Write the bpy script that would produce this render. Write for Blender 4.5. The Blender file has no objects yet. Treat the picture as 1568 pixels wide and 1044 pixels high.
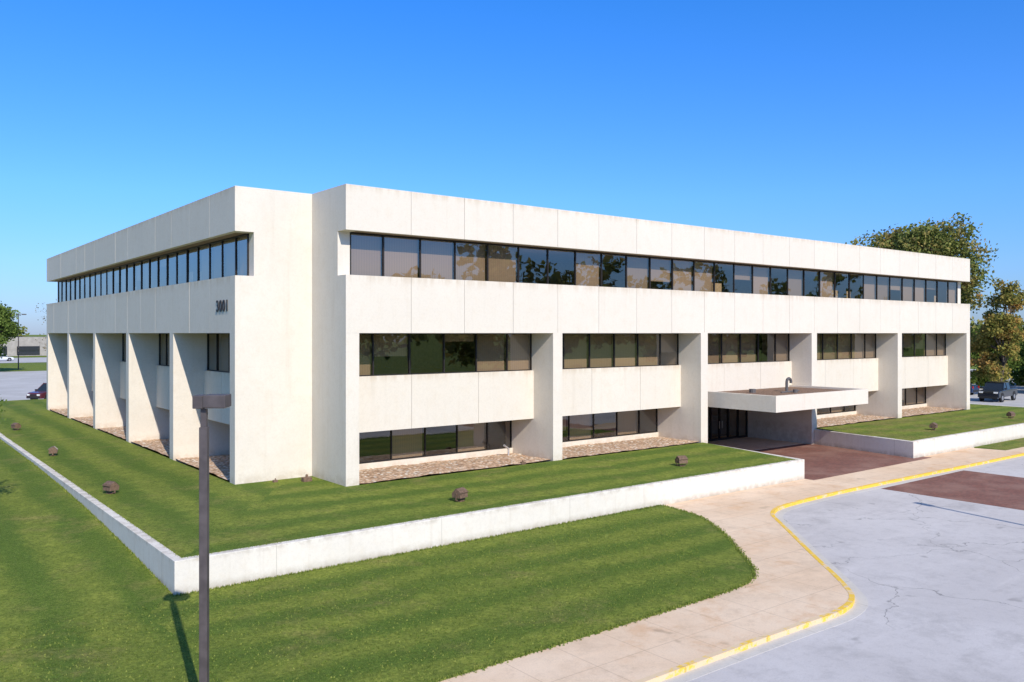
import bpy, bmesh, math, random
import numpy as np
from mathutils import Vector, Matrix, noise
random.seed(7)
rng = np.random.default_rng(11)
scene = bpy.context.scene
COL = scene.collection

# ------------------------------------------------------------------ helpers
def new_mat(name):
    m = bpy.data.materials.new(name); m.use_nodes = True
    nt = m.node_tree
    for n in list(nt.nodes): nt.nodes.remove(n)
    return m, nt
class NB:
    def __init__(s, nt): s.nt = nt
    def n(s, t, **k):
        nd = s.nt.nodes.new(t)
        for a, b in k.items(): setattr(nd, a, b)
        return nd
    def l(s, a, b): s.nt.links.new(a, b)
    def put(s, sock, v):
        if isinstance(v, bpy.types.NodeSocket): s.l(v, sock)
        else: sock.default_value = v
    def math(s, op, a, b=0.0, c=0.0, clamp=False):
        nd = s.n('ShaderNodeMath', operation=op); nd.use_clamp = clamp
        s.put(nd.inputs[0], a); s.put(nd.inputs[1], b); s.put(nd.inputs[2], c)
        return nd.outputs[0]
    def mix(s, f, a, b, mode='MIX'):
        nd = s.n('ShaderNodeMix', data_type='RGBA', blend_type=mode)
        s.put(nd.inputs[0], f)
        for i, v in ((6, a), (7, b)):
            if isinstance(v, tuple): v = (v[0], v[1], v[2], 1.0)
            s.put(nd.inputs[i], v)
        return nd.outputs[2]
    def pos(s):
        return s.n('ShaderNodeNewGeometry').outputs['Position']
    def noise(s, vec, scale, detail=4, rough=0.55, out=0):
        nd = s.n('ShaderNodeTexNoise'); nd.inputs['Scale'].default_value = scale
        nd.inputs['Detail'].default_value = detail; nd.inputs['Roughness'].default_value = rough
        s.l(vec, nd.inputs['Vector']); return nd.outputs[out]
    def ramp(s, v, a, b, lo=0.0, hi=1.0):
        nd = s.n('ShaderNodeMapRange'); nd.interpolation_type = 'SMOOTHSTEP'
        s.put(nd.inputs[0], v)
        nd.inputs[1].default_value = a; nd.inputs[2].default_value = b
        nd.inputs[3].default_value = lo; nd.inputs[4].default_value = hi
        return nd.outputs[0]
    def scale(s, vec, x, y, z):
        nd = s.n('ShaderNodeVectorMath', operation='MULTIPLY'); s.l(vec, nd.inputs[0])
        nd.inputs[1].default_value = (x, y, z); return nd.outputs[0]
    def bump(s, h, strength, dist):
        nd = s.n('ShaderNodeBump'); nd.inputs['Strength'].default_value = strength
        nd.inputs['Distance'].default_value = dist; s.l(h, nd.inputs['Height']); return nd.outputs[0]
    def out(s, col, rough=0.8, normal=None, metal=0.0, spec=0.3):
        p = s.n('ShaderNodeBsdfPrincipled'); o = s.n('ShaderNodeOutputMaterial')
        if isinstance(col, tuple): col = (col[0], col[1], col[2], 1)
        s.put(p.inputs['Base Color'], col); s.put(p.inputs['Roughness'], rough)
        p.inputs['Metallic'].default_value = metal
        p.inputs['Specular IOR Level'].default_value = spec
        if normal is not None: s.l(normal, p.inputs['Normal'])
        s.l(p.outputs[0], o.inputs[0]); return p

def simple(name, col, rough=0.6, metal=0.0, var=0.15, sc=6.0, spec=0.3):
    m, nt = new_mat(name); b = NB(nt); P = b.pos()
    n = b.noise(P, sc, 4)
    f = b.ramp(n, 0.3, 0.7, 1 - var, 1 + var * 0.5)
    c = b.mix(1.0, col, (1, 1, 1), 'MULTIPLY')
    mul = b.n('ShaderNodeVectorMath', operation='SCALE'); b.l(c, mul.inputs[0]); b.l(f, mul.inputs['Scale'])
    b.out(mul.outputs[0], rough, None, metal, spec); return m

class Part:
    def __init__(s): s.v = []; s.f = []
    def add(s, vs, fs):
        o = len(s.v); s.v.extend([tuple(p) for p in vs]); s.f.extend([tuple(i + o for i in f) for f in fs])
    def box(s, x0, x1, y0, y1, z0, z1):
        if x0 > x1: x0, x1 = x1, x0
        if y0 > y1: y0, y1 = y1, y0
        vs = [(x0,y0,z0),(x1,y0,z0),(x1,y1,z0),(x0,y1,z0),(x0,y0,z1),(x1,y0,z1),(x1,y1,z1),(x0,y1,z1)]
        s.add(vs, [(3,2,1,0),(4,5,6,7),(0,1,5,4),(1,2,6,5),(2,3,7,6),(3,0,4,7)])
    def prism(s, pts, z0, z1):
        n = len(pts)
        s.add([(p[0], p[1], z0) for p in pts] + [(p[0], p[1], z1) for p in pts],
              [tuple(range(n))[::-1], tuple(range(n, 2 * n))] + [(i, (i+1) % n, n + (i+1) % n, n + i) for i in range(n)])
    def tube(s, p0, p1, r0, r1, k=8, cap=True):
        p0 = Vector(p0); p1 = Vector(p1); d = (p1 - p0).normalized()
        a = d.orthogonal().normalized(); c = d.cross(a)
        vs = []
        for p, r in ((p0, r0), (p1, r1)):
            for i in range(k):
                t = 2 * math.pi * i / k
                vs.append(p + (a * math.cos(t) + c * math.sin(t)) * r)
        fs = [(i, (i+1) % k, k + (i+1) % k, k + i) for i in range(k)]
        if cap: fs += [tuple(range(k))[::-1], tuple(range(k, 2 * k))]
        s.add(vs, fs)

def mesh_obj(name, part, mats, parent=None, recalc=True, smooth=False, bevel=0.0, matidx=None):
    me = bpy.data.meshes.new(name); me.from_pydata(part.v, [], part.f)
    if not isinstance(mats, (list, tuple)): mats = [mats]
    for m in mats: me.materials.append(m)
    if matidx is not None: me.polygons.foreach_set('material_index', matidx)
    if recalc:
        bm = bmesh.new(); bm.from_mesh(me); bmesh.ops.recalc_face_normals(bm, faces=bm.faces)
        bm.to_mesh(me); bm.free()
    if smooth: me.polygons.foreach_set('use_smooth', [True] * len(me.polygons))
    me.update()
    o = bpy.data.objects.new(name, me); COL.objects.link(o)
    if parent: o.parent = parent
    if bevel:
        md = o.modifiers.new('bev', 'BEVEL'); md.width = bevel; md.segments = 2; md.limit_method = 'ANGLE'
    return o
def empty(name, loc=(0,0,0), rz=0.0):
    e = bpy.data.objects.new(name, None); COL.objects.link(e); e.location = loc; e.rotation_euler = (0,0,rz)
    e.empty_display_size = 0.3
    return e
def sst(a, b, x):
    t = min(1, max(0, (x - a) / (b - a))); return t * t * (3 - 2 * t)
def chaikin(pts, it=2):
    for _ in range(it):
        q = [pts[0]]
        for a, b in zip(pts[:-1], pts[1:]):
            q.append((a[0]*.75+b[0]*.25, a[1]*.75+b[1]*.25)); q.append((a[0]*.25+b[0]*.75, a[1]*.25+b[1]*.75))
        q.append(pts[-1]); pts = q
    return pts

# ------------------------------------------------------------------ materials
def precast(name, col=(0.735, 0.665, 0.57), stain=1.0, kind='panel'):
    m, nt = new_mat(name); b = NB(nt); g_ = b.n('ShaderNodeNewGeometry'); P = g_.outputs['Position']
    s = b.n('ShaderNodeSeparateXYZ'); b.l(P, s.inputs[0]); Z = s.outputs[2]
    big = b.noise(P, 0.35, 5); fine = b.noise(P, 9.0, 6, 0.7); spk = b.noise(P, 26.0, 3, 0.7)
    streak = b.noise(b.scale(P, 1.6, 1.6, 0.10), 1.8, 6, 0.65)
    mott = b.noise(P, 2.2, 6, 0.7)
    c = b.mix(g_.outputs['Random Per Island'], col, tuple(x * 0.955 for x in col)) if kind == 'panel' else b.mix(0.0, col, col)
    c = b.mix(b.ramp(big, 0.35, 0.7), c, tuple(x * 0.945 for x in col))
    c = b.mix(b.ramp(mott, 0.45, 0.75, 0, 0.32), c, (0.64, 0.54, 0.42))
    c = b.mix(b.ramp(streak, 0.52, 0.80, 0, 0.26 * stain), c, (0.50, 0.42, 0.32))
    c = b.mix(b.ramp(fine, 0.38, 0.75, 0, 0.24), c, tuple(x * 0.70 for x in col))
    c = b.mix(b.ramp(spk, 0.5, 0.75, 0, 0.26), c, (0.46, 0.40, 0.32))
    if kind == 'wall':
        k = b.math('MULTIPLY', b.ramp(Z, -1.1, -0.7, 0.7, 0.0), b.ramp(mott, 0.3, 0.6, 0.3, 1.0))
        c = b.mix(k, c, (0.30, 0.25, 0.18))
        k = b.math('MULTIPLY', b.ramp(Z, -0.25, -0.05, 0.0, 0.5), b.ramp(mott, 0.4, 0.65, 0.0, 1.0))
        c = b.mix(k, c, (0.36, 0.31, 0.25))
        for ax in (0, 1):
            fr = b.math('PINGPONG', s.outputs[ax], 3.0)
            c = b.mix(b.ramp(fr, 0.0, 0.02, 0.5, 0), c, (0.3, 0.26, 0.21))
    elif kind == 'panel':
        # rain-wash staining below the weathering edges
        for zt, ln in ((8.86, 0.50), (4.49, 0.40), (12.65, 0.4)):
            k = b.math('MULTIPLY', b.ramp(Z, zt - ln, zt, 0.0, 1.0), b.math('LESS_THAN', Z, zt))
            k = b.math('MULTIPLY', k, b.ramp(streak, 0.38, 0.62, 0.0, 0.48))
            c = b.mix(k, c, (0.52, 0.41, 0.29))
    else:
        k = b.math('MULTIPLY', b.ramp(Z, 0.0, 0.5, 0.45, 0.0), b.ramp(mott, 0.35, 0.6, 0.2, 1.0))
        c = b.mix(k, c, (0.44, 0.35, 0.25))
    b.out(c, 0.9, b.bump(spk, 0.3, 0.02), spec=0.15); return m
M_pre = precast('precast_concrete')
M_col = precast('precast_column_concrete', kind='column')
M_wall = precast('painted_concrete_wall', (0.76, 0.705, 0.63), 1.6, 'wall')
M_joint = simple('joint_sealant', (0.40, 0.35, 0.29), 0.9)
M_soffit = simple('soffit_tan', (0.30, 0.21, 0.14), 0.8)
M_bronze = simple('bronze_aluminium', (0.035, 0.03, 0.027), 0.4, 0.3)
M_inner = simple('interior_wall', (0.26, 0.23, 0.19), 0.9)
M_ceil = simple('interior_ceiling', (0.45, 0.43, 0.40), 0.9)
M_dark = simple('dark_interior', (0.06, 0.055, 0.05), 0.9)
M_num = simple('sign_letter_metal', (0.03, 0.025, 0.025), 0.5)
M_metal = simple('galvanised_metal', (0.55, 0.55, 0.56), 0.4, 0.6)
M_lamp = simple('lamp_bronze_paint', (0.10, 0.085, 0.085), 0.5, 0.2, 0.25, 3.0)
M_flood = simple('floodlight_rust_bronze', (0.19, 0.12, 0.08), 0.6, 0.1, 0.3, 12)
M_lens = simple('floodlight_lens', (0.45, 0.37, 0.30), 0.15)

def glass_mat(name, tint, base, gl=(0.9,0.93,0.95)):
    m, nt = new_mat(name); b = NB(nt)
    lw = b.n('ShaderNodeLayerWeight'); lw.inputs[0].default_value = 0.5
    f4 = b.math('POWER', lw.outputs['Facing'], 3.0)
    fac = b.math('ADD', b.math('MULTIPLY', f4, 0.65), base, clamp=True)
    t = b.n('ShaderNodeBsdfTransparent'); t.inputs[0].default_value = (*tint, 1)
    g = b.n('ShaderNodeBsdfGlossy'); g.inputs[0].default_value = (*gl, 1); g.inputs['Roughness'].default_value = 0.01
    nz = b.noise(b.pos(), 0.9, 2)
    b.l(b.bump(nz, 0.12, 0.02), g.inputs['Normal'])
    mx = b.n('ShaderNodeMixShader'); o = b.n('ShaderNodeOutputMaterial')
    b.l(fac, mx.inputs[0]); b.l(t.outputs[0], mx.inputs[1]); b.l(g.outputs[0], mx.inputs[2]); b.l(mx.outputs[0], o.inputs[0])
    return m
M_glass = glass_mat('tinted_window_glass', (0.74, 0.66, 0.57), 0.16, (0.86,0.87,0.86))
def blind_mat():
    m, nt = new_mat('roller_blind'); b = NB(nt); g = b.n('ShaderNodeNewGeometry')
    r = g.outputs['Random Per Island']
    c = b.mix(r, (0.54, 0.46, 0.37), (0.36, 0.31, 0.25))
    sx = b.n('ShaderNodeSeparateXYZ'); b.l(g.outputs['Position'], sx.inputs[0])
    w = b.math('SINE', b.math('MULTIPLY', b.math('ADD', sx.outputs[0], sx.outputs[1]), 50.0))
    c = b.mix(b.ramp(w, -1, 1, 0, 0.14), c, (0.15, 0.13, 0.12))
    b.out(c, 0.9); return m
M_blind = blind_mat()

def grass_mat(name='mown_grass', stripes=True):
    m, nt = new_mat(name); b = NB(nt); P = b.pos()
    s = b.n('ShaderNodeSeparateXYZ'); b.l(P, s.inputs[0]); X, Y = s.outputs[0], s.outputs[1]
    wob = b.math('MULTIPLY', b.math('SUBTRACT', b.noise(P, 0.22, 4), 0.5), 1.6)
    wob2 = b.math('MULTIPLY', b.math('SUBTRACT', b.noise(P, 3.0, 3), 0.5), 0.7)
    wob = b.math('ADD', wob, wob2)
    diag = b.math('ADD', b.math('MULTIPLY', b.math('ADD', Y, 7.26), 0.76), -9.0)
    lim = b.math('MAXIMUM', diag, -10.0)
    left = b.math('LESS_THAN', b.math('ADD', X, b.math('MULTIPLY', wob, 0.8)), lim)
    sX = b.math('SINE', b.math('MULTIPLY', b.math('ADD', X, wob), 2 * math.pi / 2.3))
    sY = b.math('SINE', b.math('MULTIPLY', b.math('ADD', b.math('ADD', Y, wob), b.math('MULTIPLY', X, 0.02)), 2 * math.pi / 2.1))
    st = b.math('ADD', b.math('MULTIPLY', left, sX), b.math('MULTIPLY', b.math('SUBTRACT', 1.0, left), sY))
    amp = b.ramp(b.noise(P, 0.20, 4), 0.32, 0.66, 0.35, 1.0)
    st = b.ramp(b.math('MULTIPLY', st, amp), -0.75, 0.75)
    lightc, darkc = (0.315, 0.350, 0.058), (0.130, 0.205, 0.030)
    if not stripes: st = b.noise(P, 0.05, 4)
    c = b.mix(st, darkc, lightc)
    patch = b.noise(P, 0.45, 6, 0.72)
    c = b.mix(b.ramp(patch, 0.50, 0.72, 0, 0.62), c, (0.42, 0.31, 0.12))
    # dry, worn turf at the right-hand lawn near the entrance
    dry = b.math('MULTIPLY', b.ramp(X, 30.0, 36.0), b.ramp(X, 50.0, 58.0, 1.0, 0.0))
    dry = b.math('MULTIPLY', dry, b.ramp(b.noise(P, 0.5, 5, 0.7), 0.42, 0.6, 0.0, 0.6))
    c = b.mix(dry, c, (0.38, 0.25, 0.11))
    patch3 = b.noise(b.scale(P, 1.0, 1.6, 1.0), 0.9, 5, 0.7)
    c = b.mix(b.ramp(patch3, 0.55, 0.72, 0, 0.45), c, (0.24, 0.34, 0.04))
    patch2 = b.noise(P, 1.7, 6, 0.75)
    c = b.mix(b.ramp(patch2, 0.42, 0.66, 0.45, 0), c, (0.075, 0.135, 0.018))
    f1 = b.noise(P, 9.0, 6, 0.85); f2 = b.noise(P, 34.0, 3, 0.8)
    c = b.mix(b.ramp(f1, 0.36, 0.62, 0.70, 0), c, (0.045, 0.080, 0.010))
    c = b.mix(b.ramp(f2, 0.50, 0.68, 0, 0.45), c, (0.46, 0.46, 0.14))
    h = b.math('ADD', f1, b.math('MULTIPLY', f2, 0.6))
    b.out(c, 0.95, b.bump(h, 0.75, 0.06), spec=0.1); return m
M_grass = grass_mat()
M_field = grass_mat('field_grass', False)

def gravel_mat():
    m, nt = new_mat('river_gravel'); b = NB(nt); P = b.pos()
    v = b.n('ShaderNodeTexVoronoi'); v.inputs['Scale'].default_value = 8.0; b.l(P, v.inputs['Vector'])
    s = b.n('ShaderNodeSeparateColor'); b.l(v.outputs['Color'], s.inputs[0])
    c = b.mix(s.outputs[0], (0.42, 0.25, 0.15), (0.78, 0.57, 0.39))
    c = b.mix(b.ramp(s.outputs[1], 0.85, 0.88), c, (0.82, 0.74, 0.62))
    c = b.mix(b.ramp(v.outputs['Distance'], 0.4, 0.75, 0, 0.6), c, (0.16, 0.09, 0.05))
    inv = b.math('SUBTRACT', 1.0, v.outputs['Distance'])
    b.out(c, 0.85, b.bump(inv, 0.5, 0.04)); return m
M_gravel = gravel_mat()

def paving(name, c1, c2, joint, jx, jy, jw, jstr=0.5, crack=0.0, tar=0.0, rust=0.0):
    m, nt = new_mat(name); b = NB(nt); P = b.pos()
    s = b.n('ShaderNodeSeparateXYZ'); b.l(P, s.inputs[0])
    n1 = b.noise(P, 0.22, 6, 0.6); n2 = b.noise(P, 2.6, 6, 0.75); n3 = b.noise(P, 28.0, 4, 0.75)
    c = b.mix(b.ramp(n1, 0.35, 0.68), c1, c2)
    c = b.mix(b.ramp(n2, 0.48, 0.75, 0, 0.45), c, tuple(x * 0.70 for x in c1))
    if rust > 0:
        n4 = b.noise(P, 0.7, 5, 0.7)
        c = b.mix(b.ramp(n4, 0.5, 0.72, 0, rust), c, (0.58, 0.30, 0.12))
    c = b.mix(b.ramp(n3, 0.45, 0.75, 0, 0.40), c, tuple(x * 0.58 for x in c2))
    if jstr > 0:
        for ax, per in ((0, jx), (1, jy)):
            fr = b.math('PINGPONG', s.outputs[ax], per / 2)
            c = b.mix(b.ramp(fr, 0.0, jw, jstr, 0), c, joint)
    if crack > 0:
        wv = b.n('ShaderNodeVectorMath', operation='ADD'); b.l(P, wv.inputs[0])
        nn = b.n('ShaderNodeTexNoise'); nn.inputs['Scale'].default_value = 0.6; nn.inputs['Detail'].default_value = 6; b.l(P, nn.inputs['Vector'])
        sc = b.n('ShaderNodeVectorMath', operation='SCALE'); b.l(nn.outputs[1], sc.inputs[0]); sc.inputs['Scale'].default_value = 2.2
        b.l(sc.outputs[0], wv.inputs[1])
        v = b.n('ShaderNodeTexVoronoi', feature='DISTANCE_TO_EDGE'); v.inputs['Scale'].default_value = 0.20; b.l(wv.outputs[0], v.inputs['Vector'])
        gate = b.ramp(b.noise(P, 0.13, 2), 0.42, 0.58)
        k = b.math('MULTIPLY', b.ramp(v.outputs['Distance'], 0.0, 0.006, crack, 0), gate)
        c = b.mix(k, c, (0.2, 0.19, 0.18))
    if tar > 0:
        c = b.mix(b.ramp(b.noise(P, 0.5, 8, 0.75), 0.48, 0.72, 0, tar), c, tuple(x * 0.66 for x in c1))
        c = b.mix(b.ramp(b.noise(b.scale(P, 0.25, 1.2, 1), 0.7, 5, 0.7), 0.52, 0.75, 0, tar * 0.8), c, tuple(min(1,x * 1.25) for x in c1))
        c = b.mix(b.ramp(b.noise(P, 1.3, 2, 0.4), 0.70, 0.78, 0, 0.5), c, tuple(x * 0.5 for x in c1))
    b.out(c, 0.9, b.bump(n3, 0.35, 0.012), spec=0.2); return m
M_walk = paving('sidewalk_concrete', (0.72, 0.52, 0.35), (0.80, 0.62, 0.45), (0.35, 0.24, 0.16), 1.52, 1.52, 0.022, 0.45, 0, 0.35, 0.42)
M_road = paving('parking_concrete', (0.52, 0.485, 0.47), (0.585, 0.55, 0.535), (0.25, 0.24, 0.24), 7.5, 7.5, 0.03, 0.0, 0.8, 0.6)
M_lot = paving('lot_asphalt', (0.46, 0.44, 0.42), (0.54, 0.52, 0.50), (0.25,)*3, 7.5, 7.5, 0.03, 0.0, 0.5)
def brick_mat():
    m, nt = new_mat('red_brick_paving'); b = NB(nt); P = b.pos()
    t = b.n('ShaderNodeTexBrick'); b.l(P, t.inputs['Vector']); t.inputs['Scale'].default_value = 1.0
    t.inputs['Brick Width'].default_value = 0.22; t.inputs['Row Height'].default_value = 0.11; t.inputs['Mortar Size'].default_value = 0.008
    t.inputs['Color1'].default_value = (0.26, 0.105, 0.075, 1); t.inputs['Color2'].default_value = (0.175, 0.078, 0.060, 1); t.inputs['Mortar'].default_value = (0.13, 0.085, 0.065, 1)
    c = b.mix(b.ramp(b.noise(P, 0.6, 6), 0.4, 0.7, 0, 0.55), t.outputs[0], (0.32, 0.19, 0.145))
    b.out(c, 0.85); return m
M_brick = brick_mat()
def yellow_mat():
    m, nt = new_mat('worn_yellow_paint'); b = NB(nt); P = b.pos()
    s = b.n('ShaderNodeSeparateXYZ'); b.l(P, s.inputs[0])
    wear = b.math('ADD', b.noise(P, 2.5, 6, 0.75), b.ramp(s.outputs[0], 1.0, 8.0, 0.13, 0.0))
    c = b.mix(b.ramp(wear, 0.50, 0.62, 0, 0.9), (0.80, 0.51, 0.06), (0.70, 0.54, 0.38))
    fr = b.math('PINGPONG', b.math('ADD', s.outputs[0], s.outputs[1]), 1.5)
    c = b.mix(b.ramp(fr, 0.0, 0.03, 0.5, 0), c, (0.2, 0.16, 0.1))
    b.out(c, 0.8); return m
M_yellow = yellow_mat()

def leaf_mat(name, c1, c2, c3=None):
    m, nt = new_mat(name); b = NB(nt); g = b.n('ShaderNodeNewGeometry')
    r = g.outputs['Random Per Island']
    cl = b.noise(g.outputs['Position'], 0.45, 3)
    c = b.mix(r, c1, c2)
    if c3: c = b.mix(b.ramp(cl, 0.5, 0.66), c, c3)
    d = b.n('ShaderNodeBsdfDiffuse'); t = b.n('ShaderNodeBsdfTranslucent'); mx = b.n('ShaderNodeMixShader'); o = b.n('ShaderNodeOutputMaterial')
    b.l(c, d.inputs[0]); b.l(c, t.inputs[0]); mx.inputs[0].default_value = 0.3
    b.l(d.outputs[0], mx.inputs[1]); b.l(t.outputs[0], mx.inputs[2]); b.l(mx.outputs[0], o.inputs[0]); return m
M_leaf = leaf_mat('leaves_green', (0.085, 0.14, 0.03), (0.20, 0.26, 0.06))
M_leafa = leaf_mat('leaves_turning', (0.12, 0.16, 0.04), (0.27, 0.28, 0.085), (0.38, 0.29, 0.10))
M_leafo = leaf_mat('leaves_autumn', (0.15, 0.18, 0.045), (0.42, 0.33, 0.09), (0.52, 0.31, 0.10))
M_leafr = leaf_mat('leaves_red_brown', (0.30, 0.15, 0.11), (0.42, 0.25, 0.18))
M_leafb = leaf_mat('leaves_sparse_brown', (0.20, 0.15, 0.08), (0.28, 0.22, 0.13))
M_bark = simple('bark', (0.12, 0.095, 0.075), 0.95, 0, 0.4, 8)

# ------------------------------------------------------------------ terrain
HP = [(-7.27, -1.05), (-3.5, -0.82), (0, -0.63), (4.5, -0.46), (9.3, -0.33), (16, -0.25)]
def hleft(y):
    if y <= HP[0][0]: return HP[0][1]
    for a, b in zip(HP[:-1], HP[1:]):
        if y <= b[0]: return a[1] + (b[1] - a[1]) * (y - a[0]) / (b[0] - a[0])
    return -0.25
def g(x, y):
    L = (hleft(y) + 1.05) * (1 - sst(10, 20, x)) + 0.8 * sst(50, 60, y) * sst(10, 20, x) * (1 - sst(56, 62, x))
    R = 0.8 * sst(56, 62, x) * sst(-9, -4, y)
    return -1.05 + max(L, R)
gp = Part()
xs = sorted(set([-4000, -1500, -600, -300, -150] + list(range(-100, 150, 4)) + [150, 200, 300, 600, 1500, 4000]))
ys = sorted(set([-4000, -1500, -600, -300, -150] + list(range(-100, 120, 4)) + [120, 200, 300, 600, 1500, 4000]))
gp.v = [(x, y, g(x, y) - 0.2 - (0.6 if (-6 < x < 60 and -6.5 < y < 50) else 0)) for y in ys for x in xs]
nx = len(xs)
gp.f = [(j*nx+i, j*nx+i+1, (j+1)*nx+i+1, (j+1)*nx+i) for j in range(len(ys)-1) for i in range(nx-1)]
mesh_obj('ground', gp, M_field, recalc=False)

# curb and sidewalk outlines
curb = chaikin([(-90, -19.35), (-20, -19.35), (2.0, -19.3), (5.6, -19.5), (7.3, -17.9), (8.8, -16.2), (12.1, -12.7), (14.0, -10.6), (17.2, -10.15), (24, -10.1), (40, -10.4), (110, -10.6)], 3)
inner = chaikin([(-90, -16.75), (-20, -16.75), (3.0, -16.75), (5.6, -16.4), (7.2, -14.6), (9.4, -12.1), (10.9, -9.8), (11.2, -8.4), (11.3, -7.27)], 3)
wlk = Part()
poly = inner + [(22.2, -7.27), (22.2, -7.8), (33.4, -7.8), (33.4, -7.27), (41, -7.27), (41.4, -9.2), (110, -9.25)] + curb[::-1]
wlk.prism(poly, -1.3, -1.045)
mesh_obj('sidewalk', wlk, M_walk)
def sweep(pts, w, z0, z1):
    p = Part(); L = []; n = len(pts)
    for i, q in enumerate(pts):
        a = pts[max(0, i-1)]; b_ = pts[min(n-1, i+1)]
        dx, dy = b_[0]-a[0], b_[1]-a[1]; d = math.hypot(dx, dy)
        nxn, nyn = dy/d, -dx/d
        L.append((q, (q[0]+nxn*w, q[1]+nyn*w)))
    for i, (a, c) in enumerate(L):
        p.v += [(a[0], a[1], z0), (a[0], a[1], z1), (c[0], c[1], z1), (c[0]+0.0, c[1], z0)]
    for i in range(n-1):
        o = 4*i
        for k in range(4): p.f.append((o+k, o+(k+1) % 4, o+4+(k+1) % 4, o+4+k))
    return p
mesh_obj('curb', sweep(curb, 0.15, -1.3, -1.038), M_yellow)
gut = sweep(curb, 0.50, -1.3, -1.163)
mesh_obj('gutter', gut, paving('gutter_concrete', (0.56,0.52,0.47), (0.61,0.57,0.52), (0.2,0.18,0.15), 3, 3, 0.03, 0.3))

rd = Part(); rd.box(-110, 110, -54, -5, -1.4, -1.17); mesh_obj('parking_lot_road', rd, M_road)
bk = Part(); bk.box(23.2, 32.0, -48, -10.75, -1.3, -1.160)
bk.box(22.1, 34.6, -7.79, 0.6, -1.3, -1.04)
mesh_obj('brick_paving', bk, M_brick)
ew = Part(); ew.box(22.6, 34.9, 0.605, 6.6, -1.3, -1.035); mesh_obj('entrance_pavement', ew, M_walk)
# lower lawn
lw = Part()
ppl = inner + [(-9.0, -7.27), (-90, -7.27)]
n = len(ppl)
lw.add([(p[0], p[1], -1.03) for p in ppl] + [(p[0], p[1], -1.3) for p in ppl], [tuple(range(n))] + [(i, (i+1) % n, n+(i+1) % n, n+i) for i in range(n)])
gx = [-90, -60, -40, -30, -24, -20, -17, -15, -13, -11, -9.0]; gy = [-7.27, -5, -3.5, -1.5, 0, 2, 4.5, 7, 9.3, 12, 16, 25, 35, 50, 60.5]
o = len(lw.v)
lw.v += [(x, y, hleft(y) + 0.02) for y in gy for x in gx]
k = len(gx)
lw.f += [(o+j*k+i, o+j*k+i+1, o+(j+1)*k+i+1, o+(j+1)*k+i) for j in range(len(gy)-1) for i in range(k-1)]
lw.box(41.45, 110, -9.2, -7.27, -1.3, -1.03)
# upper pad
A=(-8.8,-7.12,-.08)
lw.add([A,(21.9,-7.12,-.08),(23.0,0.0,0.0),(-3.48,0.0,0.0)],[(0,1,2,3)])
lw.add([A,(-3.48,0.0,0.0),(-3.48,60.5,0.0),(-8.8,60.5,-.08)],[(0,1,2,3)])
lw.add([(-3.48,0,0),(0,0,0),(0,3.4,0),(-3.48,3.4,0)],[(0,1,2,3)])
lw.add([(33.6,-7.12,-.08),(64.2,-7.12,-.08),(61.18,0,0),(34.7,0,0)],[(0,1,2,3)])
lw.add([(64.2,-7.12,-.08),(64.2,60.5,-.08),(61.18,60.5,0),(61.18,0,0)],[(0,1,2,3)])
lw.add([(57.7,0,0),(61.18,0,0),(61.18,3.4,0),(57.7,3.4,0)],[(0,1,2,3)])
lw.add([(-3.48,47.8,0),(61.18,47.8,0),(61.18,60.5,0),(-3.48,60.5,0)],[(0,1,2,3)])
mesh_obj('lawn', lw, M_grass, recalc=False)

# short grass blades: along lawn edges and scattered across the nearer lawn (one mesh)
def tuft_mesh():
    vs = []; fs = []
    def put(x, y, z, h):
        a = random.uniform(0, math.pi); w = random.uniform(.012, .03)
        dx, dy = math.cos(a)*w, math.sin(a)*w; lx, ly = random.uniform(-.03,.03), random.uniform(-.03,.03)
        o = len(vs); vs.extend([(x-dx,y-dy,z),(x+dx,y+dy,z),(x+lx,y+ly,z+h)]); fs.append((o,o+1,o+2))
    for a, b_ in zip(inner[:-1], inner[1:]):
        d = math.hypot(b_[0]-a[0], b_[1]-a[1])
        if b_[0] < -20: continue
        if a[0] < -20: a = (-20, a[1]); d = math.hypot(b_[0]-a[0], b_[1]-a[1])
        for i in range(int(d*120)):
            t = random.random()
            put(a[0]+(b_[0]-a[0])*t + random.gauss(0,.06), a[1]+(b_[1]-a[1])*t + random.gauss(0,.06) + .02, -1.04, random.uniform(.03,.08))
    for i in range(2600): put(random.uniform(-9.0, 11.2), -7.27 - abs(random.gauss(0,.05)), -1.04, random.uniform(.03,.10))
    for i in range(2000):
        y = random.uniform(-7.2, 30); put(-9.0 - abs(random.gauss(0,.05)), y, hleft(y), random.uniform(.04,.12))
    for i in range(2500): put(random.uniform(-8.7, 21.8), -7.10 + abs(random.gauss(0,.05)), -.1, random.uniform(.05,.10))
    for i in range(1800): put(-8.78+abs(random.gauss(0,.05)), random.uniform(-7.1, 30), -.1, random.uniform(.05,.10))
    for i in range(22000):
        x=random.uniform(-16,10.5); y=random.uniform(-16.7,-7.4)
        if x>3 and (x-3)/(11-3)+(-y-8)/(8.7)>1.05: continue
        put(x,y,-1.035,random.uniform(.02,.05))
    p = Part(); p.v = vs; p.f = fs; return p
mesh_obj('grass_tufts', tuft_mesh(), leaf_mat('grass_blades', (0.10,0.17,0.028), (0.32,0.34,0.08)), recalc=False)

# retaining walls
rw = Part()
rw.prism([(-9.0,-7.27),(22.1,-7.27),(23.25,0.0),(22.95,0.0),(21.85,-6.99),(-8.72,-6.99),(-8.72,60.6),(-9.0,60.6)], -1.35, -0.05)
mesh_obj('retaining_wall', rw, M_wall, bevel=0.02)
rw = Part()
rw.prism([(33.4,-7.27),(64.5,-7.27),(64.5,60.6),(64.2,60.6),(64.2,-6.99),(33.7,-6.99),(34.9,0.0),(34.55,0.0)], -1.35, -0.05)
mesh_obj('retaining_wall', rw, M_wall, bevel=0.02)

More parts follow.
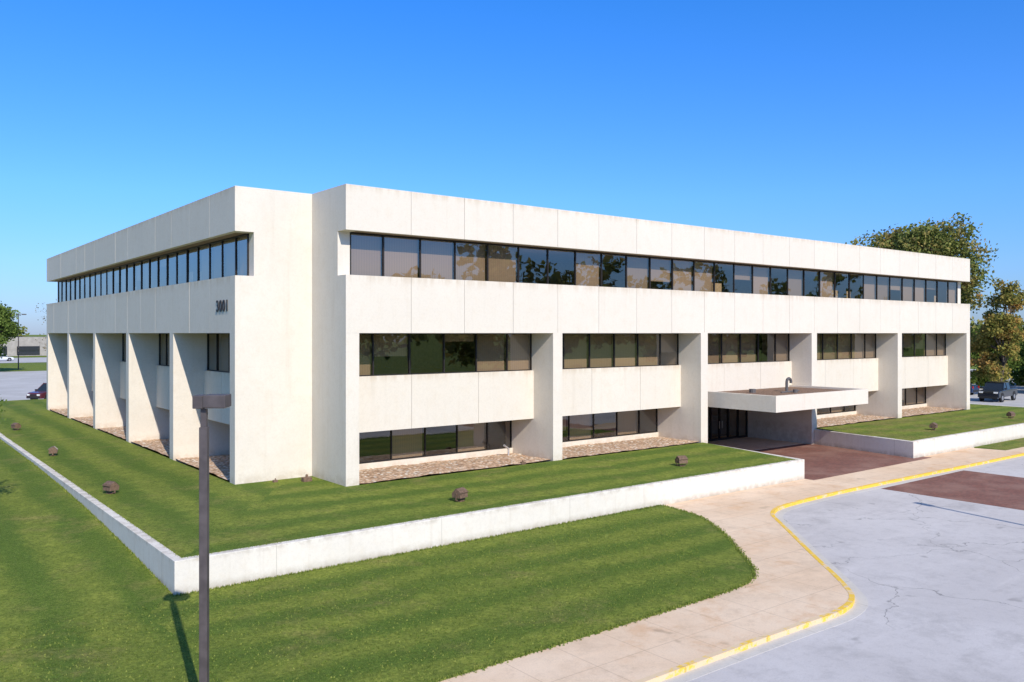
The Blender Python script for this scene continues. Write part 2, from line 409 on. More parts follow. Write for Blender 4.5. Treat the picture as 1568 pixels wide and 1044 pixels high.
# ------------------------------------------------------------------ building
B = empty('office_building')
parts = {k: Part() for k in ('panels','joints','soffit','fins','mullions','glass','blinds','sills','interior','ceil','dark','posters')}
ZB0, ZB1, ZP0, ZP1 = 6.40, 8.85, 10.73, 12.64
ZS0, ZS1 = 2.0, 4.48
def outline(a):
    X0,X1,Y0,Y1 = -3.48+a, 61.18-a, 3.31+a, 47.8-a
    x0,x1,y0,y1 = 0+a, 57.7-a, 0+a, 51.1-a
    return [(X0,Y0),(x0,Y0),(x0,y0),(x1,y0),(x1,Y0),(X1,Y0),(X1,Y1),(x1,Y1),(x1,y1),(x0,y1),(x0,Y1),(X0,Y1)]
parts['soffit'].prism(outline(0.2), ZP0+0.012, ZP1-0.1)
parts['joints'].prism(outline(0.2), ZB0+0.015, ZB1-0.04)
parts['joints'].prism(outline(1.62), ZS0+0.015, ZS1-0.06)
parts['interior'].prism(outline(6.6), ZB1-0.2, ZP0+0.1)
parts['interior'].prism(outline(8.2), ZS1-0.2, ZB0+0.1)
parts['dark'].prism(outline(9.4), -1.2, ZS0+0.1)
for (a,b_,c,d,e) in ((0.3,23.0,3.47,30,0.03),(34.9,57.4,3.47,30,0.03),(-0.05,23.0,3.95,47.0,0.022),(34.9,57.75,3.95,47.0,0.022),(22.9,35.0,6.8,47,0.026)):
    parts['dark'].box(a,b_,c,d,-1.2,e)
def facade(o, u, v, L, nb, mod, nm, ent=None, finw=0.62, njoint=4, seed=0, gdepth=0.78):
    R = random.Random(seed)
    def W(a, b_, z): return (o[0]+u[0]*a+v[0]*b_, o[1]+u[1]*a+v[1]*b_, z)
    def box(pn, a0,a1,b0,b1,z0,z1):
        p=W(a0,b0,z0); q=W(a1,b1,z1); parts[pn].box(p[0],q[0],p[1],q[1],z0,z1)
    def quad(pn, a0,a1,bv,z0,z1, tilt=0.0):
        t=[R.uniform(-tilt,tilt) for _ in range(3)]
        parts[pn].add([W(a0,bv+t[0],z0),W(a1,bv+t[1],z0),W(a1,bv+t[2]+t[1]-0,z1),W(a0,bv+t[0]+t[2],z1)],[(0,1,2,3)])
    bay = (L-finw)/nb
    js = [0.0]
    for i in range(nb):
        for k in range(njoint):
            x = finw/2 + bay*i + bay/njoint*k
            if x > 1.0: js.append(x)
    js += [L]
    for (z0,z1) in ((ZB0,ZB1),(ZP0,ZP1)):
        for a,b_ in zip(js[:-1],js[1:]):
            dv = R.uniform(0,0.006)
            ga = 0 if a==0 else 0.009; gb = 0 if b_==L else 0.009
            box('panels', a+ga, b_-gb, dv, 0.26, z0+R.uniform(0,.004), z1-R.uniform(0,.004))
    n = nm*nb; m0 = finw/2; 
    e0, e1 = 0.60, L-0.60
    xsm = [e0]+[m0+mod*k for k in range(1, n)]+[e1]
    for i,(a,b_) in enumerate(zip(xsm[:-1],xsm[1:])):
        quad('glass', a, b_, gdepth+0.02, ZB1+0.03, ZP0-0.02, 0.008)
        r = R.random()
        z = ZB1 if r<0.55 else (R.uniform(ZB1+0.3, ZP0-0.3) if r<0.82 else None)
        if i<4: z = ZB1
        if i in (5,6,8): z=None
        if z is not None: quad('blinds', a+0.05, b_-0.05, gdepth+0.16, z, ZP0)
        if r>0.88: quad('posters', a+0.3, a+0.3+R.uniform(.5,1.0), gdepth+0.4, ZB1, ZB1+R.uniform(.5,.9))
    for x in xsm: box('mullions', x-0.03, x+0.03, gdepth-0.03, gdepth+0.10, ZB1-0.03, ZP0+0.03)
    box('mullions', e0, e1, gdepth-0.04, gdepth+0.12, ZB1-0.08, ZB1+0.05)
    box('mullions', e0, e1, gdepth-0.035, gdepth+0.115, ZP0-0.06, ZP0+0.04)
    box('sills', 0.3, L-0.3, 0.255, gdepth-0.05, ZB1-0.12, ZB1-0.03)
    for i in range(nb+1):
        a = bay*i
        z0 = -1.3 if ent is not None and i in (ent,ent+1) else -0.3
        dep = 6.7 if z0<-1 else 3.9
        if 0<i<nb:
            box('fins', a, a+finw, 0.004, dep if z0>-1 else 3.9, z0, ZB0+0.012)
            if z0<-1: box('fins', a+0.003, a+finw-0.003, 3.89, dep, z0, ZS0+0.1)
    for i in range(nb):
        a = bay*i+finw; b_ = bay*(i+1)
        mids = [m0 + bay*i + mod*k for k in range(1,nm)]
        s = [a]+[m0+bay*i+bay/3*k for k in (1,2)]+[b_]
        for p,q in zip(s[:-1],s[1:]):
            box('panels', p+(0.009 if p!=a else -0.01), q-(0.009 if q!=b_ else -0.01), 1.53+R.uniform(0,.006), 1.66, ZS0, ZS1)
        xx=[a]+mids+[b_]
        for p,q in zip(xx[:-1],xx[1:]):
            quad('glass', p,q,1.74,ZS1,ZB0, 0.008)
            r=R.random(); z = ZS1 if r<0.74 else (R.uniform(ZS1+.5,ZB0-.3) if r<0.90 else None)
            if z is not None: quad('blinds', p+.04,q-.04,1.9,z,ZB0)
            elif r>.94: quad('posters', p+.3,p+.9,2.1,ZS1,ZS1+.7)
        for x in xx: box('mullions', x-0.03,x+0.03,1.69,1.80,ZS1-0.02,ZB0+0.03)
        box('mullions', a,b_,1.685,1.81,ZS1-0.05,ZS1+0.045)
        box('mullions', a,b_,1.687,1.812,ZB0-0.05,ZB0+0.03)
        if ent==i: continue
        for p,q in zip(xx[:-1],xx[1:]):
            quad('glass', p,q,3.42,0.32,ZS0+0.03,0.008)
            r=R.random()
            if r<0.65: quad('blinds', p+.04,q-.04,3.6,R.choice([0.3,0.3,0.9]),ZS0)
        for x in xx: box('mullions', x-0.03,x+0.03,3.37,3.50,0.28,ZS0+0.03)
        box('mullions', a,b_,3.365,3.51,0.29,0.36)
        box('mullions', a,b_,3.367,3.512,ZS0-0.05,ZS0+0.04)
        box('sills', a-0.01,b_+0.01,3.30,3.56,-0.2,0.30)
ft = [((0,0),(1,0),(0,1),57.7,5,11.416/6,6,2,1),((-3.48,3.31),(0,1),(1,0),44.49,5,8.774/5,5,None,5),
      ((61.18,3.31),(0,1),(-1,0),44.49,5,8.774/5,5,None,8),((0,51.1),(1,0),(0,-1),57.7,5,11.416/6,6,None,9)]
for (o,u,v,L,nb,mod,nm,ent,sd) in ft:
    facade(o,u,v,L,nb,mod,nm,ent,seed=sd,njoint=4 if nm==6 else 3)
def corner(mx, my):
    def bx(pn,x0,x1,y0,y1,z0,z1):
        if mx: x0,x1 = 57.7-x1, 57.7-x0
        if my: y0,y1 = 51.1-y1, 51.1-y0
        parts[pn].box(x0,x1,y0,y1,z0,z1)
    for (z0,z1,xa,yb) in ((-0.4,ZB0,-3.48,0.0),(ZB0,ZB1,-3.48+.27,.27),(ZB1,ZP0,-2.66,0.76),(ZP0,ZP1,-3.48+.27,.27)):
        bx('fins', xa, 0.004, 3.31, 3.93, z0, z1)
        bx('fins', 0.0, 0.60 if z0>0 else 0.62, yb, 3.93+0.003, z0, z1)
    for (z0,z1) in ((ZB0,ZB1),(ZP0,ZP1)):
        bx('fins', -3.478, -3.2, 3.312, 3.9, z0+.001, z1-.001)
        bx('fins', 0.0015, 0.3, 0.262, 0.3, z0+.001, z1-.001)
for mx in (0,1):
    for my in (0,1): corner(mx,my)
# entrance storefront
parts['glass'].add([(23.4,5.2,-1.0),(34.4,5.2,-1.0),(34.4,5.2,2.03),(23.4,5.2,2.03)],[(0,1,2,3)])
for x in (23.5,25.2,26.9,28.3,29.25,30.2,31.15,32.1,33.2,34.25):
    parts['mullions'].box(x-.04,x+.04,5.12,5.28,-1.04,2.05)
parts['mullions'].box(23.4,34.4,5.125,5.275,-1.04,-.9); parts['mullions'].box(23.4,34.4,5.125,5.275,1.25,1.36)
for x in (29.1,29.4,31.0,31.3): parts['sills'].box(x-.015,x+.015,5.05,5.08,-.2,.3)
parts['ceil'].prism(outline(0.95), ZP0-0.015, ZP0+0.005)
parts['ceil'].prism(outline(1.95), ZB0-0.015, ZB0+0.008)
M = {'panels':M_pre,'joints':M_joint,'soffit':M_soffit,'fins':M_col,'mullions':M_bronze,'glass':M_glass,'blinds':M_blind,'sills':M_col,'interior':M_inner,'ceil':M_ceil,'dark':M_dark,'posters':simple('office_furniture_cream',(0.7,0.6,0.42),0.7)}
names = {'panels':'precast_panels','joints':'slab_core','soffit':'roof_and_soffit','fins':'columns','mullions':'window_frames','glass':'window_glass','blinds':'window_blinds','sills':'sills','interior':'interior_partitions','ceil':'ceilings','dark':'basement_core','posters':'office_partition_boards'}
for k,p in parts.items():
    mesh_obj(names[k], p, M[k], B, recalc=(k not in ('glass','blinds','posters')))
vp = Part(); vp.tube((20.2,4,12.5),(20.2,4,13.15),.08,.08,10); vp.tube((20.2,4,13.1),(20.2,4,13.22),.13,.13,10)
mesh_obj('roof_vent', vp, M_pre, B)
# house number
cu = bpy.data.curves.new('number_text','FONT'); cu.body='3001'; cu.size=0.72; cu.extrude=0.015; cu.space_character=1.12; cu.offset=0.003
t = bpy.data.objects.new('building_number', cu); COL.objects.link(t); cu.materials.append(M_num); t.parent=B
t.matrix_world = Matrix(((0,0,-1,-3.503),(-1,0,0,5.62),(0,1,0,7.35),(0,0,0,1)))
# canopy
cp = Part()
cx0,cx1,cy0,cy1,cz0,cz1 = 24.4,34.2,-4.0,1.5,1.95,2.88
cp.box(cx0,cx1,cy0,cy0+.22,cz0,cz1); cp.box(cx0,cx0+.22,cy0+.22,cy1,cz0,cz1); cp.box(cx1-.22,cx1,cy0+.22,cy1,cz0,cz1)
cp.box(cx0+.2,cx1-.2,cy0+.2,cy1,cz0+.06,cz0+.4)
mesh_obj('entrance_canopy', cp, M_col, B, bevel=0.01)
cr = Part(); cr.box(cx0+.22,cx1-.22,cy0+.22,cy1-.01,cz0+.4,cz0+.80); mesh_obj('canopy_roof_gravel', cr, simple('roof_gravel',(0.24,0.15,0.10),0.95,0,0.5,14), B)
gv = Part()
def goose(x,y,z,r,h,w):
    pts=[(x,y,z),(x,y,z+h)]+[(x+w/2-w/2*math.cos(a), y, z+h+w/2*math.sin(a)) for a in [math.pi*k/6 for k in range(1,7)]]+[(x+w,y,z+h-.08)]
    for a,b_ in zip(pts[:-1],pts[1:]): gv.tube(a,b_,r,r,8)
goose(29.6,-1.2,2.6,.09,.75,.45); gv.tube((29.3,-2.0,2.6),(29.3,-2.0,2.95),.14,.14,10); gv.tube((28.4,-1.6,2.78),(30.6,-1.4,2.78),.05,.05,6); gv.tube((27.2,-.4,2.6),(27.2,-.4,2.98),.2,.2,10)
mesh_obj('canopy_vents', gv, simple('vent_grey',(0.12,0.11,0.11),0.6), B)

# gravel beds
gr = Part()
def gbed(x0,x1,y0,y1,st=0.3):
    nxg=max(2,int((x1-x0)/st)); nyg=max(2,int((y1-y0)/st)); o=len(gr.v)
    for j in range(nyg+1):
        for i in range(nxg+1):
            x=x0+(x1-x0)*i/nxg; y=y0+(y1-y0)*j/nyg
            if j==0: y += 0.10*noise.noise(Vector((x*1.1,3.3,0)))
            gr.v.append((x,y,0.035+0.05*noise.noise(Vector((x*1.3,y*1.3,0)))))
    for j in range(nyg):
        for i in range(nxg):
            a=o+j*(nxg+1)+i; gr.f.append((a,a+1,a+nxg+2,a+nxg+1))
for i in range(5):
    if i==2: continue
    a=11.416*i; gbed(a+.6,a+11.43,0.12,3.32)
for j in range(5):
    y=3.31+8.774*j; gbed(-3.36,-0.12,y+.6,y+8.8)
mesh_obj('gravel_bed', gr, M_gravel, recalc=False)

# ------------------------------------------------------------------ street lamp
def lamp(name, x, y, rz, z=-1.05, H=6.28):
    e = empty(name, (x,y,z), rz)
    p = Part(); p.box(-.075,.075,-.075,.075,0.0,H-.62); mesh_obj('pole',p,M_lamp,e,bevel=0.012)
    p = Part(); p.box(-.052,.052,-.052,.052,H-.63,H-.18); mesh_obj('neck',p,M_lamp,e)
    p = Part(); p.box(-.16,.16,-.16,.16,0,.03); p.tube((0,0,-.3),(0,0,0.005),.28,.28,20)
    for sx in (-1,1):
        for sy in (-1,1): p.tube((sx*.12,sy*.12,.03),(sx*.12,sy*.12,.09),.015,.015,6)
    mesh_obj('base',p,M_metal,e)
    p = Part()
    p.box(-.17,.03,-.16,.16,H-.26,H-.01); p.box(.035,.46,-.19,.19,H-.24,H)
    mesh_obj('lamp_head',p,M_lamp,e,bevel=0.015)
    p = Part(); p.box(.07,.43,-.16,.16,H-.255,H-.239); mesh_obj('lens',p,M_lens,e)
    return e
lamp('street_lamp', -10.86, -15.6, math.radians(-38))
lamp('street_lamp', 19.2, -22.8, math.radians(-100), z=-1.17, H=6.9)

# ------------------------------------------------------------------ landscape floodlights
def flood(x, y, z, rz):
    e = empty('landscape_floodlight', (x,y,z), rz)
    p = Part()
    w=.24
    prof=[(-.20,.14),(-.17,.40),(.02,.50),(.23,.30),(.20,.14)]
    n=len(prof); p.add([(-w,a,b_) for a,b_ in prof]+[(w,a,b_) for a,b_ in prof],[tuple(range(n)),tuple(range(n,2*n))[::-1]]+[(i,(i+1)%n,n+(i+1)%n,n+i) for i in range(n)])
    p.box(-w-.02,w+.02,-.225,-.165,.33,.365)
    mesh_obj('housing',p,M_flood,e,bevel=0.012)
    p=Part(); p.add([(-w+.03,.045,.49),(w-.03,.045,.49),(w-.03,.215,.325),(-w+.03,.215,.325)],[(0,1,2,3)])
    o=mesh_obj('lens',p,M_lens,e); o.location=(0,.006,.006)
    p=Part(); p.box(-w-.03,-w-.01,-.03,.03,.04,.34); p.box(w+.01,w+.03,-.03,.03,.04,.34); p.box(-w-.03,w+.03,-.03,.03,.04,.07); p.tube((0,0,-.1),(0,0,.05),.04,.04,8); p.box(-.14,.14,-.12,.12,-.05,.025)
    mesh_obj('bracket',p,M_flood,e)
for x,y,z,r in ((2.2,-5.2,-.05,0.3),(15.5,-4.8,-.05,-.3),(-8.0,4.8,-.07,-1.2),(-7.9,18,-.07,-1.8),(-7.7,32.6,-.07,-1.2),(40.5,-5.1,-.05,0.2),(53,-5.0,-.05,-.2)):
    flood(x,y,z,r)
for x,y,s in ((-0.75,2.2,.20),(-1.9,2.85,.10),(9.6,.15,.12)):
    p=Part(); p.box(x-s,x+s,y-s*.7,y+s*.7,-.05,s*.9); p.tube((x,y,s*.8),(x+.05,y+.1,s*1.3),s*.3,s*.3,8)
    mesh_obj('utility_box',p,M_flood,bevel=0.02)
p=Part(); p.tube((10.6,2.6,0),(10.6,2.6,.42),.05,.05,8); p.tube((10.6,2.6,.40),(10.2,2.45,.62),.05,.06,8); mesh_obj('vent_pipe',p,M_metal)

# ------------------------------------------------------------------ lots
lt = Part(); 
def drape(p,x0,x1,y0,y1,off,nx_,ny_):
    o=len(p.v)
    for j in range(ny_+1):
        for i in range(nx_+1):
            x=x0+(x1-x0)*i/nx_; y=y0+(y1-y0)*j/ny_; p.v.append((x,y,-0.45+off))
    for j in range(ny_):
        for i in range(nx_):
            a=o+j*(nx_+1)+i; p.f.append((a,a+1,a+nx_+2,a+nx_+1))
drape(lt,-120,64,60.6,140,0.04,10,6); drape(lt,64.5,150,-3.5,140,0.045,6,6); drape(lt,-200,120,190,235,0.04,4,2)
mesh_obj('parking_lot', lt, M_lot, recalc=False)
ls = Part()
for i in range(24):
    x=-60+i*2.8; ls.box(x,x+.1,61,66,-.42,-.402)
for i in range(16): ls.box(68+i*2.8,68.1+i*2.8,8,13.4,-.41,-.398)
mesh_obj('parking_markings', ls, simple('white_line_paint',(0.7,0.7,0.68),0.7))

# ------------------------------------------------------------------ vehicles
def paint(name,c): 
    m,nt=new_mat(name); b=NB(nt); p=b.out(c,0.3,None,0.2,0.5); p.inputs['Coat Weight'].default_value=0.6; p.inputs['Coat Roughness'].default_value=0.05; return m
M_tyre=simple('tyre',(0.025,0.025,0.027),0.9); M_rim=simple('rim',(0.45,0.45,0.47),0.3,0.8); M_cgl=simple('car_glass',(0.02,0.025,0.03),0.05,0,0.05,2,0.8)
M_hl=simple('headlight',(0.75,0.75,0.72),0.1); M_tl=simple('taillight',(0.4,0.02,0.02),0.2)
def vehicle(name, x,y,z,rz, kind, color):
    e=empty(name,(x,y,z),rz); mp=paint(name+'_paint',color)
    if kind=='suv':
        L=4.7; W=.93
        body=[(-2.35,.35),(-2.35,.75),(-2.28,1.02),(-1.0,1.08),(1.05,1.06),(1.3,1.02),(2.1,.92),(2.33,.75),(2.35,.35)]
        gh=[(-2.2,1.0),(-1.95,1.66),(-1.7,1.74),(.2,1.76),(.45,1.72),(1.25,1.02)]; wheels=(-1.4,1.42); wr=.36
    elif kind=='sedan':
        L=4.6; W=.89
        body=[(-2.3,.3),(-2.3,.72),(-2.2,.93),(-1.3,.98),(1.0,.93),(2.0,.8),(2.28,.62),(2.3,.3)]
        gh=[(-1.75,.92),(-1.1,1.38),(-.6,1.44),(.15,1.43),(1.1,.92)]; wheels=(-1.35,1.4); wr=.33
    elif kind=='pickup':
        L=5.7; W=.98
        body=[(-2.85,.5),(-2.85,1.22),(-.75,1.24),(1.2,1.18),(2.45,1.12),(2.8,1.0),(2.85,.45)]
        gh=[(-.95,1.2),(-.85,1.78),(-.6,1.87),(.5,1.88),(.75,1.83),(1.45,1.16)]; wheels=(-1.75,1.85); wr=.41
    def ext(prof,w0,w1,zt=None):
        p=Part(); n=len(prof); zs=[q[1] for q in prof]; zl,zh=min(zs),max(zs)
        f=lambda zz:w0+(w1-w0)*(zz-zl)/(zh-zl)
        p.add([(a,-f(b_),b_) for a,b_ in prof]+[(a,f(b_),b_) for a,b_ in prof],[tuple(range(n)),tuple(range(n,2*n))[::-1]]+[(i,(i+1)%n,n+(i+1)%n,n+i) for i in range(n)])
        return p
    mesh_obj('body',ext(body,W,W-.04),mp,e,bevel=0.06)
    mesh_obj('cabin_glass',ext(gh,W-.06,W-.24),M_cgl,e,bevel=0.03)
    p=Part(); zr=max(q[1] for q in gh); xr=[q[0] for q in gh if q[1]>zr-.13]
    p.box(min(xr)-.05,max(xr)+.05,-(W-.22),W-.22,zr-.05,zr+.025)
    xc=(gh[0][0]+gh[-1][0])/2
    for s in (-1,1):
        for (xa,xb) in ((gh[-1][0]-.05,gh[-2][0]),(gh[0][0]+.05,gh[1][0]+.02),(xc,xc)):
            p.tube((xa,s*(W-.07),gh[0][1]),(xb,s*(W-.22),zr-.04),.045,.04,6)
    mesh_obj('roof_and_pillars',p,mp,e)
    if kind=='pickup':
        p=Part(); p.box(-2.75,-1.0,-.8,.8,1.0,1.262); mesh_obj('bed',p,M_tyre,e)
    p=Part(); q=Part(); a_=Part()
    for wx in wheels:
        for s in (-1,1):
            p.tube((wx,s*(W-.22),wr),(wx,s*(W+.01),wr),wr,wr,20); q.tube((wx,s*(W-.02),wr),(wx,s*(W+.025),wr),wr*.6,wr*.55,14)
            a_.tube((wx,s*(W-.12),wr+.03),(wx,s*(W+.004),wr+.03),wr+.09,wr+.09,20)
    mesh_obj('wheel_arches',a_,M_tyre,e)
    mesh_obj('tyres',p,M_tyre,e); mesh_obj('rims',q,M_rim,e)
    p=Part(); xf=L/2; zz=body[-2][1]
    for s in (-1,1): p.box(xf-.12,xf+.012,s*(W-.32)-.18,s*(W-.32)+.18,zz-.12,zz+.04)
    mesh_obj('headlights',p,M_hl,e)
    p=Part()
    for s in (-1,1): p.box(-xf-.012,-xf+.1,s*(W-.2)-.1,s*(W-.2)+.1,.75,1.0)
    mesh_obj('taillights',p,M_tl,e)
    p=Part(); p.box(xf-.05,xf+.03,-W+.15,W-.15,.35,.58); p.box(xf-.02,xf+.02,-.45,.45,zz-.12,zz+.02); p.box(-xf-.03,-xf+.05,-W+.15,W-.15,.4,.58)
    for s in (-1,1): p.box(gh[-1][0]-.25,gh[-1][0]-.1,s*(W+.08)-.08,s*(W+.08)+.08,gh[0][1]+.02,gh[0][1]+.18)
    mesh_obj('bumpers',p,M_tyre,e)
ZL=-0.405
vehicle('pickup_truck', 74.6, 4.6, ZL, math.radians(185), 'pickup', (0.02,0.022,0.03))
vehicle('parked_car', -0.4, 63.8, ZL, math.radians(215), 'suv', (0.12,0.025,0.028))
vehicle('parked_car', 80.5, 11.5, ZL, math.radians(90), 'sedan', (0.03,0.06,0.14))
vehicle('parked_car', -20, 205, ZL, 0, 'sedan', (0.8,0.8,0.8))
vehicle('parked_car', 12, 206, ZL, 0, 'suv', (0.75,0.76,0.78))
e = empty('box_truck', (90.5, 6.0, ZL), math.radians(8))
p=Part(); p.box(-3.6,1.8,-1.2,1.2,.8,3.1); mesh_obj('cargo_box',p,simple('white_truck_paint',(0.75,0.75,0.75),0.4,0,.08),e,bevel=.03)
p=Part(); n=6; pr=[(1.9,.55),(1.9,2.4),(2.5,2.45),(3.05,1.6),(3.7,1.4),(3.75,.55)]
p.add([(a,-1.0,b_) for a,b_ in pr]+[(a,1.0,b_) for a,b_ in pr],[tuple(range(n)),tuple(range(n,2*n))[::-1]]+[(i,(i+1)%n,n+(i+1)%n,n+i) for i in range(n)])
mesh_obj('cab',p,simple('white_cab_paint',(0.7,0.7,0.7),0.4,0,.08),e,bevel=.05)
p=Part(); p.box(-3.6,3.6,-.5,.5,.55,.82)
for wx in (-2.4,2.9):
    for s in (-1,1): p.tube((wx,s*.8,.45),(wx,s*1.12,.45),.45,.45,18)
p.box(2.0,2.55,-1.01,1.01,1.6,2.2); mesh_obj('chassis_and_wheels',p,M_tyre,e)

# ------------------------------------------------------------------ trees
def tree(name, x, y, z, H, R, base, nleaf, ls, mat, seed, leaf_density=1.0, skel=9, cl=(.12,.24)):
    r = np.random.default_rng(seed); rr = random.Random(seed)
    e = empty(name,(x,y,z))
    p = Part(); tips=[]
    top = H*0.62; tr=H*0.020
    pts=[Vector((0,0,-.3))]
    for k in range(1,6): pts.append(Vector((rr.gauss(0,.012*H),rr.gauss(0,.012*H),top*k/5)))
    for k in range(5): p.tube(pts[k],pts[k+1],tr*(1-.14*k),tr*(1-.14*(k+1)),8)
    for i in range(skel*2):
        t=rr.uniform(.35,1.0); o_=pts[int(t*4.99)]; a=i*2.4+rr.uniform(-.4,.4)
        zz=rr.uniform(base,H*0.93)
        fr=(zz-base)/(H-base); rad=R*math.sqrt(max(.05,1-(2*fr-.85)**2/1.45))*rr.uniform(.25,.85)
        tip=Vector((math.cos(a)*rad,math.sin(a)*rad,zz)); start=Vector((o_.x,o_.y,min(o_.z,zz-.3)))
        mid=(start+tip)/2+Vector((rr.gauss(0,.3),rr.gauss(0,.3),rr.uniform(0,.6)))
        p.tube(start,mid,tr*.42,tr*.25,6,False); p.tube(mid,tip,tr*.25,tr*.07,5,False); tips.append(tip); 
        for k in range(4):
            t2=tip+Vector((rr.gauss(0,R*.16),rr.gauss(0,R*.16),rr.gauss(0,R*.12))); p.tube(mid.lerp(tip,rr.uniform(.2,1)),t2,tr*.12,tr*.03,4,False); tips.append(t2)
    mesh_obj('trunk_and_limbs',p,M_bark,e,recalc=False)
    T=np.array([tuple(q) for q in tips]); szs=r.uniform(cl[0],cl[1],len(T))*R
    wgt=szs**2; idx=r.choice(len(T),nleaf,p=wgt/wgt.sum()); d=r.normal(size=(nleaf,3)); d/=np.linalg.norm(d,axis=1)[:,None]
    C=T[idx]+d*(szs[idx]*r.uniform(.3,1.12,nleaf))[:,None]*np.array([1,1,.75])
    a=r.normal(size=(nleaf,3)); a/=np.linalg.norm(a,axis=1)[:,None]; b_=np.cross(a,r.normal(size=(nleaf,3))); b_/=np.linalg.norm(b_,axis=1)[:,None]
    s=(ls*r.uniform(.5,1.2,nleaf))[:,None]
    V=np.stack([C-a*s,C-b_*s*.6,C+a*s,C+b_*s*.6],1).reshape(-1,3)
    me=bpy.data.meshes.new('foliage'); me.from_pydata(V.tolist(),[],np.arange(nleaf*4).reshape(-1,4).tolist()); me.materials.append(mat)
    ob=bpy.data.objects.new('foliage',me); COL.objects.link(ob); ob.parent=e
    return e
tree('shade_tree', 83.6, 17.1, -.45, 19.3, 6.9, 10.5, 46000, .22, M_leafa, 3, skel=30, cl=(.17,.30))
tree('autumn_tree', 83.4, 8.0, -.45, 12.8, 2.7, 2.2, 15000, .18, M_leafo, 5, skel=14, cl=(.2,.36))
tree('autumn_tree', 97.0, 5.2, -.45, 9.8, 3.4, 2.0, 13000, .18, M_leafr, 8, skel=13, cl=(.2,.36))
tree('shade_tree', 94.0, 13.0, -.45, 7.0, 3.6, 0.8, 12000, .2, M_leaf, 12, skel=13, cl=(.2,.34))
tree('shade_tree', 104.0, 12.0, -.45, 7.5, 4.0, 0.8, 10000, .22, M_leaf, 14, skel=13, cl=(.2,.34))
tree('shade_tree', 96, 72, -.45, 21.6, 5.0, 9, 1500, .2, M_leafb, 21)
tree('shade_tree', 2.0, 141, -.45, 13.5, 5.0, 1.5, 16000, .26, M_leaf, 31, skel=13, cl=(.18,.32))
tree('shade_tree', -9.0, 128, -.45, 9.0, 4.0, 1.2, 9000, .26, M_leaf, 33, cl=(.18,.32))
tree('young_tree', -13.3, 5.2, -.45, 5.7, 1.6, 1.8, 5000, .07, M_leaf, 36, skel=11, cl=(.18,.3))
tree('bare_tree', 19.0, 168, -.45, 14.5, 5.2, 3, 900, .2, M_leafb, 41, skel=16)
tree('bare_tree', 30.0, 178, -.45, 12.5, 4.5, 3, 1500, .2, M_leafo, 44, skel=14)

def blob_trees(spec, leafs=600):
    Vs=[]; n0=0
    for (x,y,h,rw_) in spec:
        k=14; cz=rng.uniform(.35,.92,k)*h; ang=rng.uniform(0,6.28,k); rad=rw_*rng.uniform(.15,.75,k)
        cen=np.stack([x+np.cos(ang)*rad,y+np.sin(ang)*rad,cz-.45],1); sz=rng.uniform(.22,.42,k)*rw_
        idx=rng.integers(0,k,leafs); d=rng.normal(size=(leafs,3)); d/=np.linalg.norm(d,axis=1)[:,None]
        C=cen[idx]+d*sz[idx][:,None]*rng.uniform(.6,1.1,leafs)[:,None]
        a=rng.normal(size=(leafs,3)); a/=np.linalg.norm(a,axis=1)[:,None]; b_=np.cross(a,rng.normal(size=(leafs,3))); b_/=np.linalg.norm(b_,axis=1)[:,None]
        s=rw_*.10*rng.uniform(.6,1.3,leafs)[:,None]
        Vs.append(np.stack([C-a*s,C-b_*s*.7,C+a*s,C+b_*s*.7],1).reshape(-1,3))
    V=np.concatenate(Vs); me=bpy.data.meshes.new('distant_trees'); me.from_pydata(V.tolist(),[],np.arange(len(V)).reshape(-1,4).tolist()); me.materials.append(M_leafa)
    return me
spec=[]
for i in range(60): spec.append((random.uniform(-330,150), random.uniform(285,360), random.uniform(8,15), random.uniform(5,8)))
for i in range(40): spec.append((random.uniform(150,330), random.uniform(-40,260), random.uniform(8,14), random.uniform(5,8)))
for i in range(46): spec.append((random.uniform(20,230), random.uniform(-100,-78), random.choice([6,9,12,15,17])*random.uniform(.9,1.1), random.uniform(4,7)))
for i in range(30): spec.append((random.uniform(-160,20), random.uniform(-110,-80), random.uniform(6,13), random.uniform(4,7)))
for i in range(40): spec.append((random.uniform(-190,-110), random.uniform(-60,230), random.uniform(6,12), random.uniform(4,7)))
# big trees across the drive, mirrored in the upper windows
for (x,y,h,r_) in ((46,-62,15,4.5),(53,-60,19.5,6),(60,-64,21,6),(67,-60,18,5),(76,-62,19.5,5.5),(95,-64,18,5),(104,-62,20,5.5),(128,-66,19,5),(150,-66,23,6),(36,-64,13,4)): spec.append((x,y,h,r_))
me=blob_trees(spec); o=bpy.data.objects.new('distant_trees',me); COL.objects.link(o)

# distant shops
e=empty('distant_store',(40,255,-.4),0)
p=Part(); p.box(-45,60,0,25,0,5.6); p.box(-40,-34,-.6,2,0,6.6); p.box(10,22,-.6,2,0,6.8); mesh_obj('walls',p,simple('store_wall',(0.36,0.33,0.30),0.9,0,.15,1),e)
p=Part()
for i in range(12): p.box(-44+i*8.5,-38+i*8.5,-.15,-.01,.3,2.9)
mesh_obj('shop_windows',p,M_cgl,e)
for (x,y) in ((8,150),(-30,150),(26,222)):
    ee=empty('parking_lot_light',(x,y,-.45)); p=Part(); p.tube((0,0,0),(0,0,10.5),.11,.08,8); p.box(-.9,.9,-.06,.06,10.4,10.5); p.box(-1.3,-.6,-.2,.2,10.3,10.5); p.box(.6,1.3,-.2,.2,10.3,10.5); mesh_obj('pole_and_heads',p,M_lamp,ee)

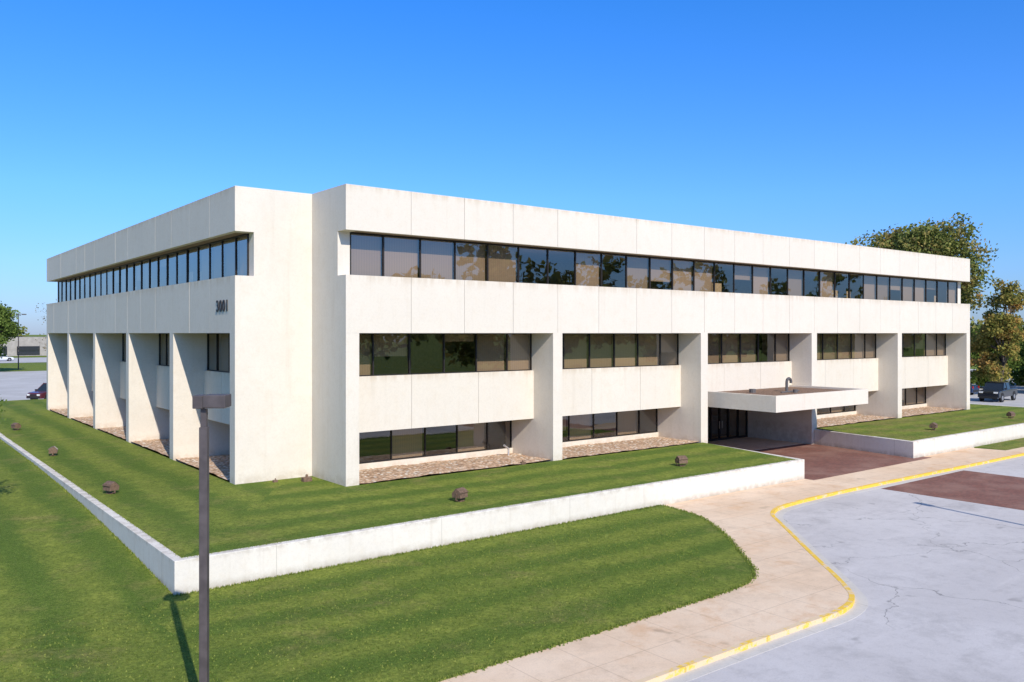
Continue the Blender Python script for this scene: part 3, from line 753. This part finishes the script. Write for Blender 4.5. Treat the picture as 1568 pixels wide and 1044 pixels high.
# ------------------------------------------------------------------ light, sky, camera
EL=math.radians(36); sh=Vector((-0.207,-0.978,0)).normalized()
s=Vector((sh.x*math.cos(EL), sh.y*math.cos(EL), math.sin(EL)))
sun=bpy.data.lights.new('sun','SUN'); sun.energy=4.8; sun.angle=math.radians(.5); sun.color=(1.0,.935,.825)
so=bpy.data.objects.new('sun',sun); COL.objects.link(so); so.rotation_euler=s.to_track_quat('Z','Y').to_euler(); so.location=(0,-40,50)
w=bpy.data.worlds.new('World'); scene.world=w; w.use_nodes=True; nt=w.node_tree
for n_ in list(nt.nodes): nt.nodes.remove(n_)
b=NB(nt); sky=b.n('ShaderNodeTexSky'); sky.sky_type='NISHITA'; sky.sun_disc=False; sky.sun_elevation=EL; sky.sun_rotation=math.atan2(s.x,s.y)
sky.altitude=300; sky.air_density=1.0; sky.dust_density=0.35; sky.ozone_density=2.0
tc=b.n('ShaderNodeTexCoord'); sp=b.n('ShaderNodeSeparateXYZ'); b.l(tc.outputs['Generated'],sp.inputs[0])
# colour grade of the clear sky by elevation: hazy blue horizon, saturated azure above
rp=b.n('ShaderNodeValToRGB'); b.l(b.math('MULTIPLY',b.math('MAXIMUM',sp.outputs[2],0.0),2.0),rp.inputs[0])
cr_=rp.color_ramp; cr_.elements[0].position=0.0; cr_.elements[0].color=(.215,.285,.520,1)
cr_.elements[1].position=1.0; cr_.elements[1].color=(.36,.56,.78,1)
for ps,cc in ((.15,(.245,.385,.660,1)),(.31,(.235,.455,.82,1)),(.75,(.13,.470,.93,1))):
    q=cr_.elements.new(ps); q.color=cc
mm=b.mix(1.0,sky.outputs[0],rp.outputs[0],'MULTIPLY')
bg=b.n('ShaderNodeBackground'); bg.inputs[1].default_value=0.15; 
sc2=b.n('ShaderNodeVectorMath',operation='SCALE'); b.l(mm,sc2.inputs[0]); sc2.inputs['Scale'].default_value=1.6
b.l(sc2.outputs[0],bg.inputs[0])
ow=b.n('ShaderNodeOutputWorld'); b.l(bg.outputs[0],ow.inputs[0])
cd=bpy.data.cameras.new('camera'); cam=bpy.data.objects.new('camera',cd); COL.objects.link(cam)
cam.location=(-16.09,-31.82,6.4); cam.rotation_euler=(math.radians(90),0,math.radians(51.97-90))
cd.sensor_width=36; cd.lens=1284/1568*36; cd.shift_y=-12/1568; cd.clip_end=9000; cd.clip_start=.1
scene.camera=cam
scene.view_settings.view_transform='Standard'; scene.view_settings.look='None'; scene.view_settings.exposure=0
